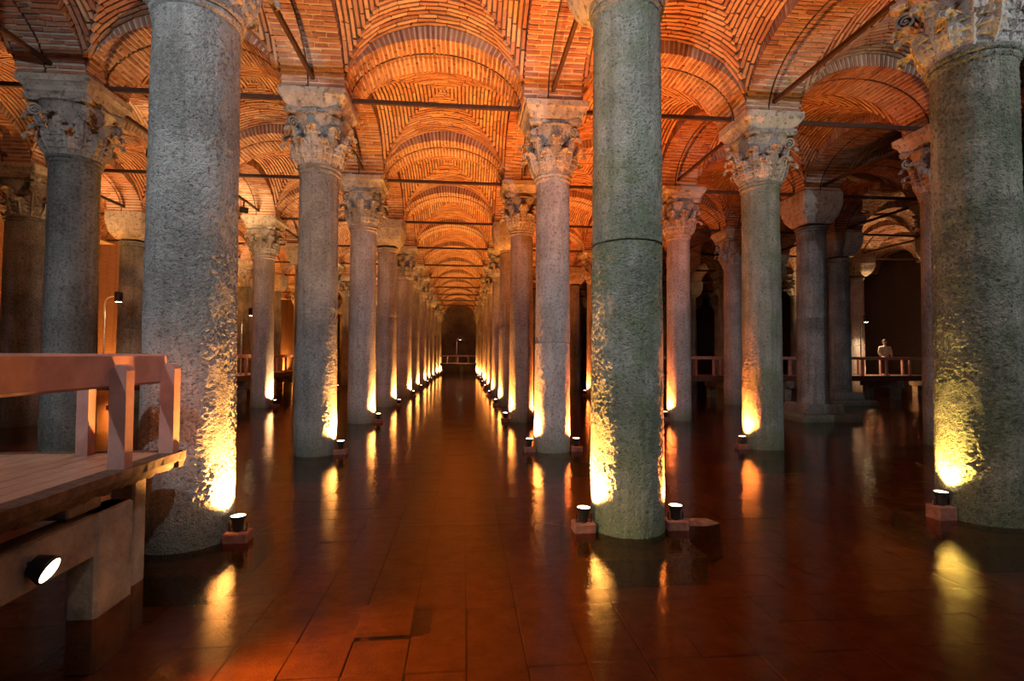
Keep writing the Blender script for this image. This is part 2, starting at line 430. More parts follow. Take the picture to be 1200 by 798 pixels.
def arch_core(H, axis):
    mb = MB(); N = 40; e = 0.016; vs = []; hw = AW / 2 - .016
    for q in range(N + 1):
        t = PI * q / N
        for y in (-hw, hw):
            vs.append((-(H + e) * math.cos(t), y, ZS + (AB + e) * math.sin(t)))
        for y in (-hw, hw):
            vs.append((-(H + RING) * math.cos(t), y, ZS + (AB + RING + .06) * math.sin(t)))
    fs = []
    for q in range(N):
        a = 4 * q; b = a + 4
        fs += [(a, b, b + 1, a + 1), (a + 2, a + 3, b + 3, b + 2), (a, a + 2, b + 2, b), (a + 1, b + 1, b + 3, a + 3)]
    if axis == 1: vs = [(y, x, z) for x, y, z in vs]
    mb.add(vs, fs, False)
    return mb.mesh('arch_core', 'arch_mortar')

def arch_groove(H, axis):  # dark band standing in for the shade of the soffit groove
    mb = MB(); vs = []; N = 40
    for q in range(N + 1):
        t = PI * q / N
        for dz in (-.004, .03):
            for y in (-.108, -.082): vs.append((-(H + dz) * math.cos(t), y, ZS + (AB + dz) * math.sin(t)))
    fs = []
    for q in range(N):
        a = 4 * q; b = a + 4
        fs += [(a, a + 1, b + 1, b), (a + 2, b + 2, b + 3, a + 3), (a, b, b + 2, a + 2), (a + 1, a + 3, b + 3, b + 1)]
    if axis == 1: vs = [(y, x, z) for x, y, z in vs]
    mb.add(vs, fs); return mb.mesh('groove_shade', 'iron')
GROOVE = (arch_groove(HX, 0), arch_groove(HY, 1))
VB = vault_bricks(); VSH = vault_shell(); VBM = joined_bricks(VB)
AX = arch_bricks(HX, 0); AXM = joined_bricks(AX, 'arch_brick'); AXC = arch_core(HX, 0)
AY = arch_bricks(HY, 1); AYM = joined_bricks(AY, 'arch_brick'); AYC = arch_core(HY, 1)

def rowname(g):
    return {0: 'row left of the central aisle', 1: 'row right of the central aisle'}.get(g, ('%s row right of the central aisle' % ORD[g - 1] if g > 1 else '%s row left of the central aisle' % ORD[-g]))
def aislename(g):
    return 'the central aisle' if g == 0 else ('the %s aisle on the right' % ORD[g - 1].replace('nearest', 'first') if g > 0 else 'the %s aisle on the left' % ORD[-g - 1].replace('nearest', 'first'))
def masonry(name, core, bricks, joined, origin, label, near):
    bm_ = 'brick' if name == 'ceiling' else 'arch_brick'
    root = obj(name, core, None, origin); tag(root, label, kind='structure')
    if not near:
        st = obj('brick', joined, root); st['kind'] = 'stuff'; return root
    o = Vector(origin)
    vis = sorted(range(len(bricks)), key=lambda i: ((0 if in_view(o + bricks[i].translation, .05) else 1), (o + bricks[i].translation - CAM).length))
    pick = vis[:300]; rest = vis[300:]
    for i in pick: objm('brick', UBM[bm_][i % 4], bricks[i], root)
    if rest:
        st = obj('brick', joined_bricks([bricks[i] for i in rest], bm_), root); st['kind'] = 'stuff'
    return root
def near_enough(p, lim):
    return (Vector(p) - CAM).length < lim and in_view(p, 0.35)
for j in range(J0, J1):
    for g in range(G0, G1):
        o = ((g + .5) * SX, (j + .5) * SY, 0)
        far = (Vector((o[0], o[1], 8)) - CAM).length
        nr = near_enough((o[0], o[1], 8.2), 15.0)
        wh = 'bay behind the camera' if j < 0 else '%s bay' % ORD[j]
        masonry('ceiling', VSH, VB, VBM, o, 'brick groin vault over %s, %s' % (aislename(g), wh), nr)
trim = 0
for j in range(J0, J1 + 1):
    for g in range(G0, G1):          # arches that span across (along x)
        o = ((g + .5) * SX, j * SY, 0); trim += 1
        root = masonry('trim_%d' % trim, AXC, AX, AXM, o, 'brick arch across %s, %s' % (aislename(g), 'behind the camera' if j < 0 else ORD[j]), near_enough((o[0], o[1], 8.0), 14.5))
        obj('groove_shade', GROOVE[0], root)
for j in range(J0, J1):
    for g in range(G0, G1 + 1):      # arches along the rows (along y)
        o = (g * SX, (j + .5) * SY, 0); trim += 1
        root = masonry('trim_%d' % trim, AYC, AY, AYM, o, 'brick arch along the %s, %s' % (rowname(g), 'behind the camera' if j < 0 else ORD[j]), near_enough((o[0], o[1], 8.0), 14.5))
        obj('groove_shade', GROOVE[1], root)
mb = MB(); mb.box(-.575, .575, -.575, .575, ZS, ZS + 1.75); PIERM = mb.mesh('pier_core', 'arch_mortar')
for j in range(J0, J1 + 1):
    for g in range(G0, G1 + 1):
        trim += 1
        tag(obj('trim_%d' % trim, PIERM, None, (g * SX, j * SY, 0)), 'masonry core above the column in the %s, %s' % (rowname(g), 'behind the camera' if j < 0 else ORD[j]), kind='structure')

# ------------------------------------------------------------------ walls and floor
XL, XR, YE = G0 * SX - .3, G1 * SX + .3, J1 * SY + .3
def wall(name, mat, x0, x1, y0, y1, label):
    mb = MB(); mb.box(x0, x1, y0, y1, FLOOR_Z - .3, 9.6); tag(mb.build(name, mat), label, kind='structure')
wall('wall_left', 'wall_orange', XL - .5, XL, J0 * SY, YE, 'long plastered brick wall at the left')
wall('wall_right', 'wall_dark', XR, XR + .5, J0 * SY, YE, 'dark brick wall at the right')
wall('wall_end', 'end_plaster', XL - .5, XR + .5, YE, YE + .5, 'dark wall at the far end of the hall')
mb = MB(); mb.box(XL - .5, XR + .5, J0 * SY - 5, YE + .5, FLOOR_Z - .35, FLOOR_Z - .03)
floor = tag(mb.build('floor', 'silt'), 'submerged slab floor of the cistern', kind='structure')
# submerged slabs: 300 nearest in view as single parts, the rest joined
TS = 0.47; slabs = []
rs = random.Random(5)
for iy in range(-12, 60):
    for ix in range(-34, 52):
        x = ix * TS + 0.40; y = iy * TS + 0.25
        if (x - CAM.x) ** 2 + (y - CAM.y) ** 2 < 26 ** 2 and in_view((x, y, FLOOR_Z), .12):
            slabs.append((x, y, rs.uniform(-.007, .007)))
slabs.sort(key=lambda s: (Vector((s[0], s[1], 0)) - CAM).length)
mb = MB(); mb.cbox(-TS / 2 + .004, TS / 2 - .004, -TS / 2 + .004, TS / 2 - .004, -.05, 0, .006); SLM = mb.mesh('slab', 'tile'); slab_mb = mb
for x, y, dz in slabs[:300]:
    r = rs.uniform(-.012, .012)
    if abs(x - 2.28) < .2 and abs(y + 1.16) < .2: dz = 0.075
    obj('slab', SLM, floor, (x, y, FLOOR_Z + dz), (rs.uniform(-.01, .01), rs.uniform(-.01, .01), r))
mj = MB()
for x, y, dz in slabs[300:]: mj.merge(slab_mb, Matrix.Translation((x, y, FLOOR_Z + dz)))
st = mj.build('slab', 'tile', floor); st['kind'] = 'stuff'
# water
mb = MB(); mb.add([(XL, J0 * SY - 5, 0), (XR, J0 * SY - 5, 0), (XR, YE, 0), (XL, YE, 0)], [(0, 1, 2, 3)])
tag(mb.build('water', 'water'), 'still shallow brown water covering the cistern floor', 'water', kind='stuff')

# ------------------------------------------------------------------ columns
def shaft_mesh(seed, mat, z0, z1, r0=.42, r1=.385, joint=False, top_ring=True, fine=0):
    mb = MB(); rnd = random.Random(seed); off = Vector((seed * 3.7, seed * 1.3, 0))
    N = 46 if not fine else int((z1 - z0) / (.0135 if fine == 1 else .022)); prof = []
    for i in range(N + 1):
        t = i / N; z = z0 + (z1 - z0) * t
        prof.append((r0 + (r1 - r0) * t, z))
    if joint:
        prof = [(r0 - .018, z0)] + [(r0, z0 + .018)] + prof[1:]
    if top_ring:
        prof = prof[:-2] + [(r1, z1 - .15), None, (r1 + .012, z1 - .14), (r1 + .03, z1 - .115), (r1 + .03, z1 - .09), (r1 + .015, z1 - .07), None, (r1 + .04, z1 - .06), (r1 + .055, z1 - .03), (r1 + .04, z1)]
    elif joint is not None:
        prof = prof[:-1] + [(r1, z1 - .015), (r1 - .015, z1)]
    fn = lambda a, z, r: 0.007 * noise.noise(Vector((math.cos(a) * 2.2, math.sin(a) * 2.2, z * 1.6)) + off) + 0.005 * noise.noise(Vector((math.cos(a) * 6, math.sin(a) * 6, z * 5)) + off)
    if fine:                          # crusted, pitted surface of the near shafts as real relief
        f0 = fn; nz = noise.noise; amp = .013 if mat != 'stone_pink' else .006
        def fn(a, z, r):
            p = Vector((math.cos(a) * .42, math.sin(a) * .42, z)) + off
            m = .45 + .9 * nz(p * 2.3)
            return f0(a, z, r) + amp * max(.15, m) * (.8 * nz(p * 28) + .75 * nz(p * 52))
    mb.lathe(prof, {0: 56, 1: 230, 2: 132}[fine], True, True, fn)
    return mb.mesh('shaft', mat)
# --- Corinthian capital
def bell_r(z):                     # z from 0 to 0.95 above the neck
    t = z / 0.95
    return 0.36 + 0.03 * t + 0.16 * max(0, t - .45) ** 1.5 / .55 ** 1.5
def leaf_mb(h, w, lean, curl):
    n, mN = 10, 26; fr = []; bk = []
    for i in range(mN + 1):
        t = i / mN
        zz = h * min(1, t / .78) if t < .78 else h
        if t < .74:
            rr = bell_r(min(.95, h * t / .74)) + .015 + lean * t + .035 * math.sin(PI * t / .74); zc = h * t / .74 * .93
        else:
            a = (t - .74) / .26 * PI * 1.05
            rr = bell_r(min(.95, h)) + .015 + lean * .74 + curl * (1 - math.cos(a)) * .5 * 1.5; zc = h * .93 + curl * .75 * math.sin(a)
        wid = w * (.72 + .38 * math.sin(PI * min(1, t * 1.05)) ** .8) * (1 - .45 * max(0, (t - .78) / .22))
        ph = (t * 4.4) % 1.0; lobe = 1.12 - (.2 + .4 * min(1, t * 1.6)) * ph if t < .95 else .8
        for k in range(n + 1):
            s = 2 * k / n - 1
            x = s * wid * (1 + (lobe - 1) * abs(s) ** 2)
            rib = .030 * (1 - abs(s)) ** 2 + .009 * math.cos(s * PI * 4.0) + .05 * (.5 - ph) * abs(s)
            R = rr - x * x / (2 * .20) + rib
            fr.append((R, x, zc)); bk.append((R - (.03 if t > .6 else .07), x * .96, zc - (.01 if t > .8 else 0)))
    mb = MB(); K = n + 1; N0 = len(fr)
    fs = [(i * K + k, i * K + k + 1, (i + 1) * K + k + 1, (i + 1) * K + k) for i in range(mN) for k in range(n)]
    fb = [tuple(N0 + q for q in f[::-1]) for f in fs]
    border = [k for k in range(K)] + [i * K + n for i in range(1, mN + 1)] + [mN * K + k for k in range(n - 1, -1, -1)] + [i * K for i in range(mN - 1, 0, -1)]
    sd = [(border[(q + 1) % len(border)], border[q], N0 + border[q], N0 + border[(q + 1) % len(border)]) for q in range(len(border))]
    mb.add(fr + bk, fs + fb + sd, False)
    return mb
def volute_mb():
    mb = MB(); out = []; inn = []
    N = 44
    for i in range(N + 1):
        t = i / N; a = PI * .5 - t * 2 * PI * 1.75; r = .125 * (1 - .78 * t)
        out.append((r * math.cos(a), r * math.sin(a))); r2 = max(.008, r - .036 * (1 - .5 * t)); inn.append((r2 * math.cos(a), r2 * math.sin(a)))
    stem0 = [(-.30, -.30), (-.20, -.08), (-.09, .085)]; stem1 = [(-.25, -.31), (-.15, -.10), (-.06, .07)]
    o = stem0 + out; n_ = stem1 + inn; vs = []
    for (a, b), (c, d) in zip(o, n_):
        for y in (-.055, .055): vs.append((a, y, b))
        for y in (-.055, .055): vs.append((c, y * 1.0, d))
    fs = []
    for q in range(len(o) - 1):
        a = 4 * q; b = a + 4
        fs += [(a, a + 1, b + 1, b), (a + 2, b + 2, b + 3, a + 3), (a, b, b + 2, a + 2), (a + 1, a + 3, b + 3, b + 1)]
    mb.add(vs, fs, False)
    mb.add([(.02 * math.cos(a), y, .02 * math.sin(a)) for y in (-.07, .07) for a in [2 * PI * k / 8 for k in range(8)]], [tuple(range(8)), tuple(range(8, 16))[::-1]] + [(k, 8 + k, 8 + (k + 1) % 8, (k + 1) % 8) for k in range(8)])
    return mb
def abacus_mb():
    mb = MB(); poly = []
    for c in range(4):
        a0 = c * PI / 2 - PI / 4
        ca = Vector((math.cos(a0), math.sin(a0))); n1 = Vector((-ca.y, ca.x))
        poly.append(ca * .74 - n1 * .065); poly.append(ca * .74 + n1 * .065)
        m = Vector((math.cos(a0 + PI / 4), math.sin(a0 + PI / 4))); e = Vector((-m.y, m.x))
        p0 = ca * .74 + n1 * .065; cb = Vector((math.cos(a0 + PI / 2), math.sin(a0 + PI / 2))); n2 = Vector((-cb.y, cb.x)); p1 = cb * .74 - n2 * .065
        for q in range(1, 6):
            t = q / 6; poly.append(p0.lerp(p1, t) - m * .10 * math.sin(PI * t))
    lv = [(.93, .0), (.97, .045), (1.0, .055), (1.0, .115)]; n = len(poly); vs = []
    for s, z in lv: vs += [(p.x * s, p.y * s, z) for p in poly]
    fs = [(i * n + k, i * n + (k + 1) % n, (i + 1) * n + (k + 1) % n, (i + 1) * n + k) for i in range(3) for k in range(n)] + [tuple(range(n))[::-1], tuple(range(3 * n, 4 * n))]
    mb.add(vs, fs, False)
    for c in range(4):               # flower at the middle of each side
        a = c * PI / 2; mb.merge(_fleuron, Matrix.Rotation(a, 4, 'Z') @ Matrix.Translation((.43, 0, .03)))
    return mb
_fleuron = MB(); _fleuron.box(-.02, .07, -.08, .08, -.05, .075, .012)
bell = MB(); bell.lathe([(.40, 0), (.42, .02), (.42, .05), None, (bell_r(.06), .06)] + [(bell_r(.06 + .89 * i / 12), .06 + .89 * i / 12) for i in range(1, 13)] + [(.60, .953)], 40)
leafA = leaf_mb(.37, .145, .19, .13); leafB = leaf_mb(.64, .155, .13, .12); vol = volute_mb(); aba = abacus_mb()
BELL, LEAFA, LEAFB, VOL, ABA = (bell.mesh('bell', 'capital'), leafA.mesh('leaf', 'capital'), leafB.mesh('leaf', 'capital'), vol.mesh('volute', 'capital'), aba.mesh('abacus', 'capital'))
def cap_parts():
    L = []
    for k in range(8): L.append(('leaf', leafA, LEAFA, Matrix.Rotation(k * PI / 4 + PI / 8, 4, 'Z')))
    for k in range(8): L.append(('leaf', leafB, LEAFB, Matrix.Rotation(k * PI / 4, 4, 'Z') @ Matrix.Translation((.012, 0, .015))))
    for k in range(4): L.append(('volute', vol, VOL, Matrix.Rotation(k * PI / 2 + PI / 4, 4, 'Z') @ Matrix.Translation((.585, 0, .79))))
    L.append(('abacus', aba, ABA, Matrix.Translation((0, 0, .95))))
    return L
CP = cap_parts()
capj = MB(); capj.merge(bell)
for _, mb_, _, m_ in CP: capj.merge(mb_, m_)
CAPJ = capj.mesh('capital', 'capital')
def rsq(h, n=3, rr=.07):              # rounded square outline of half width h
    out = []
    for c in range(4):
        a0 = c * PI / 2; cx = (h - rr) * (1 if c in (0, 3) else -1); cy = (h - rr) * (1 if c in (0, 1) else -1)
        for q in range(n + 1):
            a = a0 + q / n * PI / 2; out.append((cx + rr * math.cos(a), cy + rr * math.sin(a)))
    return out
def loft(levels, rr=.05, mat='impost', name='impost_block', jit=.006, seed=1):
    rnd = random.Random(seed); mb = MB(); vs = []
    for h, z in levels: vs += [(x + rnd.uniform(-jit, jit), y + rnd.uniform(-jit, jit), z + rnd.uniform(-jit, jit)) for x, y in rsq(h, 3, min(rr, h * .9))]
    n = 16
    fs = [(i * n + k, i * n + (k + 1) % n, (i + 1) * n + (k + 1) % n, (i + 1) * n + k) for i in range(len(levels) - 1) for k in range(n)] + [tuple(range(n))[::-1], tuple(range((len(levels) - 1) * n, len(levels) * n))]
    mb.add(vs, fs, False)
    return mb.mesh(name, mat)
IMP = [loft([(.50, ZI), (.53, ZI + .03), (.55, ZI + .06), (.575, ZI + .14), (.625, ZI + .20), (.645, ZI + .215), (.65, ZS)], seed=1),
       loft([(.49, ZI), (.52, ZI + .05), (.60, ZI + .16), (.63, ZI + .2), (.64, ZI + .22), (.645, ZS)], seed=2)]
CUSH = [loft([(.40, 6.13), (.44, 6.16), (.53, 6.28), (.59, 6.42), (.635, 6.62), (.655, 6.84), None or (.66, 6.86), (.665, ZS)], .16, seed=3, name='capital', jit=.008),
        loft([(.40, 6.20), (.43, 6.22), (.56, 6.40), (.60, 6.52), (.66, 6.80), (.66, 6.84), (.665, ZS)], .08, seed=4, name='capital', jit=.008)]
PLN = loft([(.66, -.40), (.66, -.13), (.62, -.10), (.58, -.085)], .05, mat='stone_dark', name='plinth', jit=.02, seed=5)
STEP = loft([(.95, -.40), (.95, .12), (.90, .20), (.62, .22), (.60, .45), (.56, .50)], .06, mat='stone_dark', name='plinth', jit=.02, seed=6)

# per-column facts read off the photograph: dx, diameter, stone, capital kind, joints, tall plinth
SPEC = {(0, 0): (-.01, .905, 'stone_grey', 'c', [], 0), (0, 1): (-.02, .81, 'stone_grey', 'c', [], 0), (0, 2): (-.06, .80, 'stone_pink', 'c', [], 0), (0, 3): (-.07, .80, 'stone_pink', 'p', [3.45], 0),
        (1, 0): (.153, .85, 'stone_green', 'p', [3.27], 0), (1, 1): (.10, .755, 'stone_pink', 'c', [2.25], 0), (1, 2): (-.02, .74, 'stone_pink', 'c', [], 0), (1, 3): (0, .78, 'stone_pink', 'p', [3.1], 0),
        (3, 1): (-.26, .84, 'stone_dark', 'c', [], 0), (2, 0): (.0, .92, 'stone_crust', 'c', [], 0), (2, 1): (.06, .83, 'stone_green', 'c', [], 0), (2, 2): (.25, .75, 'stone_pink', 'c', [], 0),
        (-1, 1): (.036, .86, 'stone_dark', 'c', [], 0), (-2, 2): (.1, 1.02, 'stone_dark', 'c', [], 0), (-2, 3): (0, .95, 'stone_dark', 'p', [2.9], 0), (-1, 3): (0, .80, 'stone_pink', 'c', [], 0),
        (3, 2): (0, .92, 'stone_dark', 'p', [3.2], 1), (4, 3): (0, .86, 'stone_dark', 'p', [2.95], 1), (4, 2): (0, .9, 'stone_dark', 'c', [], 0)}
WORD = {'stone_grey': 'pitted grey', 'stone_green': 'moss-stained', 'stone_pink': 'rosy worn', 'stone_dark': 'dark grey', 'stone_crust': 'dark crusted'}
_shaft_cache = {}
def shaft(mat, z0, z1, joint, ring, seed, fine):
    k = (mat, round(z0, 2), round(z1, 2), ring, seed, fine)
    if k not in _shaft_cache:
        t0, t1 = (z0 + .4) / 6.2, (z1 + .4) / 6.2
        _shaft_cache[k] = shaft_mesh(seed, mat, z0, z1, .42 - .035 * t0, .42 - .035 * t1, joint, ring, fine)
    return _shaft_cache[k]
COLPOS = {}
rc = random.Random(21)
for j in range(0, J1):
    for g in range(G0 + 1, G1):
        x0, y0 = g * SX, j * SY
        d = Vector((x0, y0, 3)) - CAM
        if abs(d.dot(R_) / d.dot(F_)) > 1.0 and not (j <= 1 and -1 <= g <= 3): continue
        dx, dia, mat, kind, joints, tall = SPEC.get((g, j), (rc.uniform(-.05, .05), rc.uniform(.76, .84), rc.choice(['stone_pink', 'stone_pink', 'stone_grey']) if g in (0, 1) else rc.choice(['stone_dark', 'stone_grey', 'stone_pink']), 'p' if rc.random() < .3 else 'c', [rc.uniform(2.5, 4)] if rc.random() < .35 else [], 0))
        x = x0 + dx; r = dia / .84; COLPOS[(g, j)] = (x, y0, dia / 2)
        lab = '%s column with %s capital, %s in the %s' % (WORD[mat], 'leafy' if kind == 'c' else 'plain', ORD[j], rowname(g))
        t = thing('column', lab, 'column', (x, y0, 0), 0, 'columns of the cistern')
        zt = ZC if kind == 'c' else (6.13 if (g + j) % 2 else 6.20)
        z0 = .5 if tall else -.40
        seed = (abs(g) * 3 + j) % 4 + 1
        cuts = [z0] + joints + [zt]
        for q in range(len(cuts) - 1):
            last = q == len(cuts) - 2
            me = shaft(mat, cuts[q], cuts[q + 1], q > 0, last, seed, 1 if j == 0 and g in (0, 1, 2) else (2 if j == 1 and g in (-1, 0, 1, 2) else 0))
            obj('shaft' if len(cuts) == 2 else ('upper_drum' if last else 'lower_drum'), me, t, (0 if q == 0 else .008, 0, 0), (0, 0, rc.uniform(0, 6)), (r, r, 1))
        dist = d.length
        if kind == 'c':
            sc = max(.96, dia / .82); rot = rc.choice([0, 0, .03, -.03])
            if dist < 21:
                cpt = obj('capital', BELL, t, (0, 0, ZC), (0, 0, rot), (sc, sc, 1))
                for nm, _, me, m_ in CP: objm(nm, me, m_, cpt)
            else:
                obj('capital', CAPJ, t, (0, 0, ZC), (0, 0, rot), (sc, sc, 1))
            obj('impost_block', IMP[(g + j) % 2], t)
        else:
            obj('capital', CUSH[(g + j) % 2 if (g, j) != (1, 0) else 0], t) if zt else None
        obj('plinth', STEP if tall else PLN, t, (0, 0, 0), (0, 0, rc.uniform(-.05, .05)))

# ------------------------------------------------------------------ iron tie rods
def rod(p0, p1, label):
    p0, p1 = Vector(p0), Vector(p1); L = (p1 - p0).length
    mb = MB(); n = 8; s0, s1 = .034, .045
    for q in range(1):
        mb.cbox(0, L, -s0, s0, -s1, s1, .008)
    a = math.atan2(p1.y - p0.y, p1.x - p0.x)
    return tag(mb.build('tie_rod', 'iron', None, p0, (0, 0, a)), label, 'tie rod', 'iron tie rods between the columns')
for j in range(0, J1):
    for g in range(G0, G1):
        c = Vector(((g + .5) * SX, j * SY, 7.2))
        d = c - CAM
        if d.length > 55 or abs(d.dot(R_) / d.dot(F_)) > 1.35: continue
        rod((g * SX + .5, j * SY, 7.22), ((g + 1) * SX - .5, j * SY, 7.22), 'thin dark iron tie rod across %s, %s from the camera' % (aislename(g), ORD[j]))
for j in range(0, J1 - 1):
    for g in range(G0 + 1, G1):
        c = Vector((g * SX, (j + .5) * SY, 7.3)); d = c - CAM
        if d.length > 32 or abs(d.dot(R_) / d.dot(F_)) > 1.3: continue
        rod((g * SX, j * SY + .5, 7.34), (g * SX, (j + 1) * SY - .5, 7.34), 'dark iron tie rod along the %s, %s span' % (rowname(g), ORD[j]))

# ------------------------------------------------------------------ uplights at the feet of the columns
def U_housing():
    mb = MB(); mb.lathe([(.045, 0), (.055, .02), (.058, .10), (.075, .135), None, (.082, .137), (.082, .165), None, (.074, .167), (.070, .155)], 20, True, True); return mb.mesh('housing', 'black')
def U_yoke():
    mb = MB(); mb.box(-.085, .085, -.015, .015, -.005, .008); mb.box(-.092, -.084, -.015, .015, -.005, .09); mb.box(.084, .092, -.015, .015, -.005, .09); return mb.mesh('yoke', 'black')
def U_foot():
    mb = MB(); mb.cbox(-.125, .125, -.10, .10, -.42, 0, .012); return mb.mesh('footing', 'footing')
HOUS, YOKE, FOOT = U_housing(), U_yoke(), U_foot()
LENS = {}
for k in ('lens_warm', 'lens_yellow', 'lens_orange'):
    mb = MB(); mb.lathe([(.074, .158), (.06, .163), (.03, .167), (.0, .168)], 20, True, False); LENS[k] = mb.mesh('lens', k)
mb = MB(); mb.tube([(.0, .05, .04), (.01, .11, .03), (.03, .14, -.04), (.05, .16, -.16), (.06, .2, -.3)], .009, 6); CABLE = mb.mesh('cable', 'cable')
def spot(parent, loc, direction, color, watt, angle, blend=.8, rad=.04):
    ld = bpy.data.lights.new('lamp_light', 'SPOT'); ld.energy = watt; ld.color = color; ld.spot_size = math.radians(angle); ld.spot_blend = blend; ld.shadow_soft_size = rad
    o = bpy.data.objects.new('lamp_light', ld); C.objects.link(o); o.parent = parent; o.location = loc
    o.rotation_euler = Vector(direction).to_track_quat('-Z', 'Y').to_euler()
    return o
def uplight(g, j, side, color, watt, lens, label, angle=116, tilt=.50, z=.10, yo=-.10):
    if (g, j) not in COLPOS: return
    x, y, r = COLPOS[(g, j)]
    t = thing('spotlight', label, 'spotlight', (x + side * (r + .115), y + yo, z), 0, 'small spotlights at the column feet')
    obj('footing', FOOT, t); obj('yoke', YOKE, t); obj('housing', HOUS, t); obj('lens', LENS[lens], t); obj('cable', CABLE, t)
    spot(t, (0, 0, .19), (-side * tilt, -yo * .3, 1), color, watt, angle, .7)
for j in range(0, J1):
    uplight(0, j, 1, WARM, LAMP_W, 'lens_warm', 'small black spotlight at the aisle side of the %s column left of the central aisle' % ORD[j], tilt=.15 if j == 0 else .5, angle=132 if j == 0 else 116)
    uplight(1, j, -1, WARM if j < 1 else AMBER, LAMP_W, 'lens_warm', 'small black spotlight at the aisle side of the %s column right of the central aisle' % ORD[j])
    if j < 7: uplight(1, j, 1, RED if j < 3 else AMBER, LAMP_W, 'lens_orange', 'small black spotlight on the right of the %s column right of the central aisle' % ORD[j])
    if j < 6: uplight(2, j, -1, YELLOW if j == 0 else RED, LAMP_W * (.45 if j == 0 else 1), 'lens_yellow' if j == 0 else 'lens_orange', 'small spotlight at the left of the %s column in the second row right' % ORD[j], z=.16 if j == 0 else .10, angle=110 if j == 0 else 116, tilt=.3, yo=-.02 if j == 0 else -.10)
    if 1 < j < 9: uplight(-1, j, 1, TAN, LAMP_W, 'lens_warm', 'added hidden spotlight right of the %s column in the second row left' % ORD[j])  # hidden lamps added at the left rows to light the left aisles
    if 1 < j < 9: uplight(-2, j, -1, AMBER, LAMP_W, 'lens_warm', 'added hidden spotlight left of the %s column in the third row left' % ORD[j])
uplight(5, 4, 1, TAN, LAMP_W * 2, 'lens_warm', 'small spotlight beside the far column near the right wall')

# ------------------------------------------------------------------ walkways
def walkway(name, label, A, B, width, zdeck=1.08, rail_h=.9, group=None, rails=(1, 1), support=True, step=1.15):
    A, B = Vector(A), Vector(B); L = (B - A).length; a = math.atan2(B.y - A.y, B.x - A.x)
    t = thing(name, label, 'walkway', (A.x, A.y, 0), a, group)
    nb = max(1, int(width / .5)); 
    mb = MB(); mb.cbox(0, L, -width / 2, width / 2, zdeck - .08, zdeck, .01); mb.build('deck', 'deck', t)
    mb = MB(); mb.cbox(0, L, -width / 2 - .08, -width / 2, zdeck - .22, zdeck + .03, .012); em = mb.mesh('edge_beam', 'rust_beam')
    obj('edge_beam', em, t); obj('edge_beam', em, t, (0, width + .08, 0))
    mb = MB(); mb.cbox(-.05, .05, -.05, .05, zdeck, zdeck + rail_h - .02, .012); pm = mb.mesh('post', 'pink_paint')
    mb = MB(); mb.cbox(0, L, -.06, .06, zdeck + rail_h - .14, zdeck + rail_h, .015); rm = mb.mesh('top_rail', 'pink_paint')
    for s, on in ((-1, rails[0]), (1, rails[1])):
        if not on: continue
        obj('top_rail', rm, t, (0, s * (width / 2 - .06), 0))
        n = max(2, int(L / step) + 1)
        for k in range(n): obj('post', pm, t, (.08 + (L - .16) * k / (n - 1), s * (width / 2 - .17 if s < 0 else width / 2 - .17), 0))
    if support:
        mb = MB(); mb.cbox(-.16, .16, -width / 2 - .15, width / 2 + .15, zdeck - .55, zdeck - .22, .02)
        for s in (-1, 1): mb.cbox(-.16, .16, s * (width / 2 - .2) - .17, s * (width / 2 - .2) + .17, FLOOR_Z, zdeck - .55, .02)
        sm = mb.mesh('trestle', 'concrete'); n = max(2, int(L / 2.6) + 1)
        for k in range(n): obj('trestle', sm, t, (.5 + (L - 1.0) * k / (n - 1), 0, 0))
    return t
walkway('walkway', 'railed visitor walkway behind the columns at the right', (11.6, 17.0), (26.5, 17.4), 2.0)
walkway('walkway', 'railed visitor walkway crossing the left aisles', (-13.6, 12.0), (-6.1, 12.0), 1.9)
walkway('walkway', 'railed walkway running away between the left rows of columns', (-7.05, 13.2), (-7.05, 25.5), 1.8)
walkway('walkway', 'railed walkway crossing the far end of the central aisle', (-6, 51.0), (14, 51.0), 2.2)

# post lamps with a bent neck
def post_lamp(x, y, z, face, label, on=True, watt=90):
    t = thing('post_lamp', label, 'lamp', (x, y, z), face, 'bent-neck post lamps on the walkways')
    mb = MB(); mb.tube([(0, 0, 0), (0, 0, 2.55), (.03, 0, 2.68), (.10, 0, 2.78), (.22, 0, 2.83), (.36, 0, 2.84)], .028, 8); mb.build('pole', 'cable', t)
    mb = MB(); mb.lathe([(.11, 0), (.115, .02), (.12, .30), None, (.115, .32), (.03, .34)], 18); mb.build('lamp_head', 'black', t, (.42, 0, 2.64))
    mb = MB(); mb.lathe([(.0, .0), (.095, .002)], 16, True, False); mb.build('lens', 'lens_yellow', t, (.42, 0, 2.638), (PI, 0, 0))
    mb = MB(); mb.cbox(-.08, .08, -.08, .08, 0, .02, .005); mb.build('base_plate', 'black', t)
    spot(t, (.42, 0, 2.62), (0, 0, -1), (1, .72, .42), watt, 120, .6, .08)
post_lamp(-8.95, 12.25, 1.08, 0, 'bent-neck post lamp on the left walkway')
post_lamp(22.55, 17.75, 1.08, .3, 'bent-neck post lamp on the right walkway beside the person', watt=220)
post_lamp(2.1, 51.3, 1.08, .3, 'bent-neck post lamp at the far end of the central aisle', watt=500)

# ------------------------------------------------------------------ foreground platform on the left
t = thing('walkway', 'near railed platform with pink painted rail in front of the pitted column', 'walkway', (0, 0, 0))
ZD = 1.08; YA, YB = -9.0, -.80
for k in range(18):
    x1 = .18 - k * .155
    mb = MB(); mb.cbox(x1 - .148, x1, YA, YB - .04, ZD - .05, ZD, .006); mb.build('board', 'deck', t)
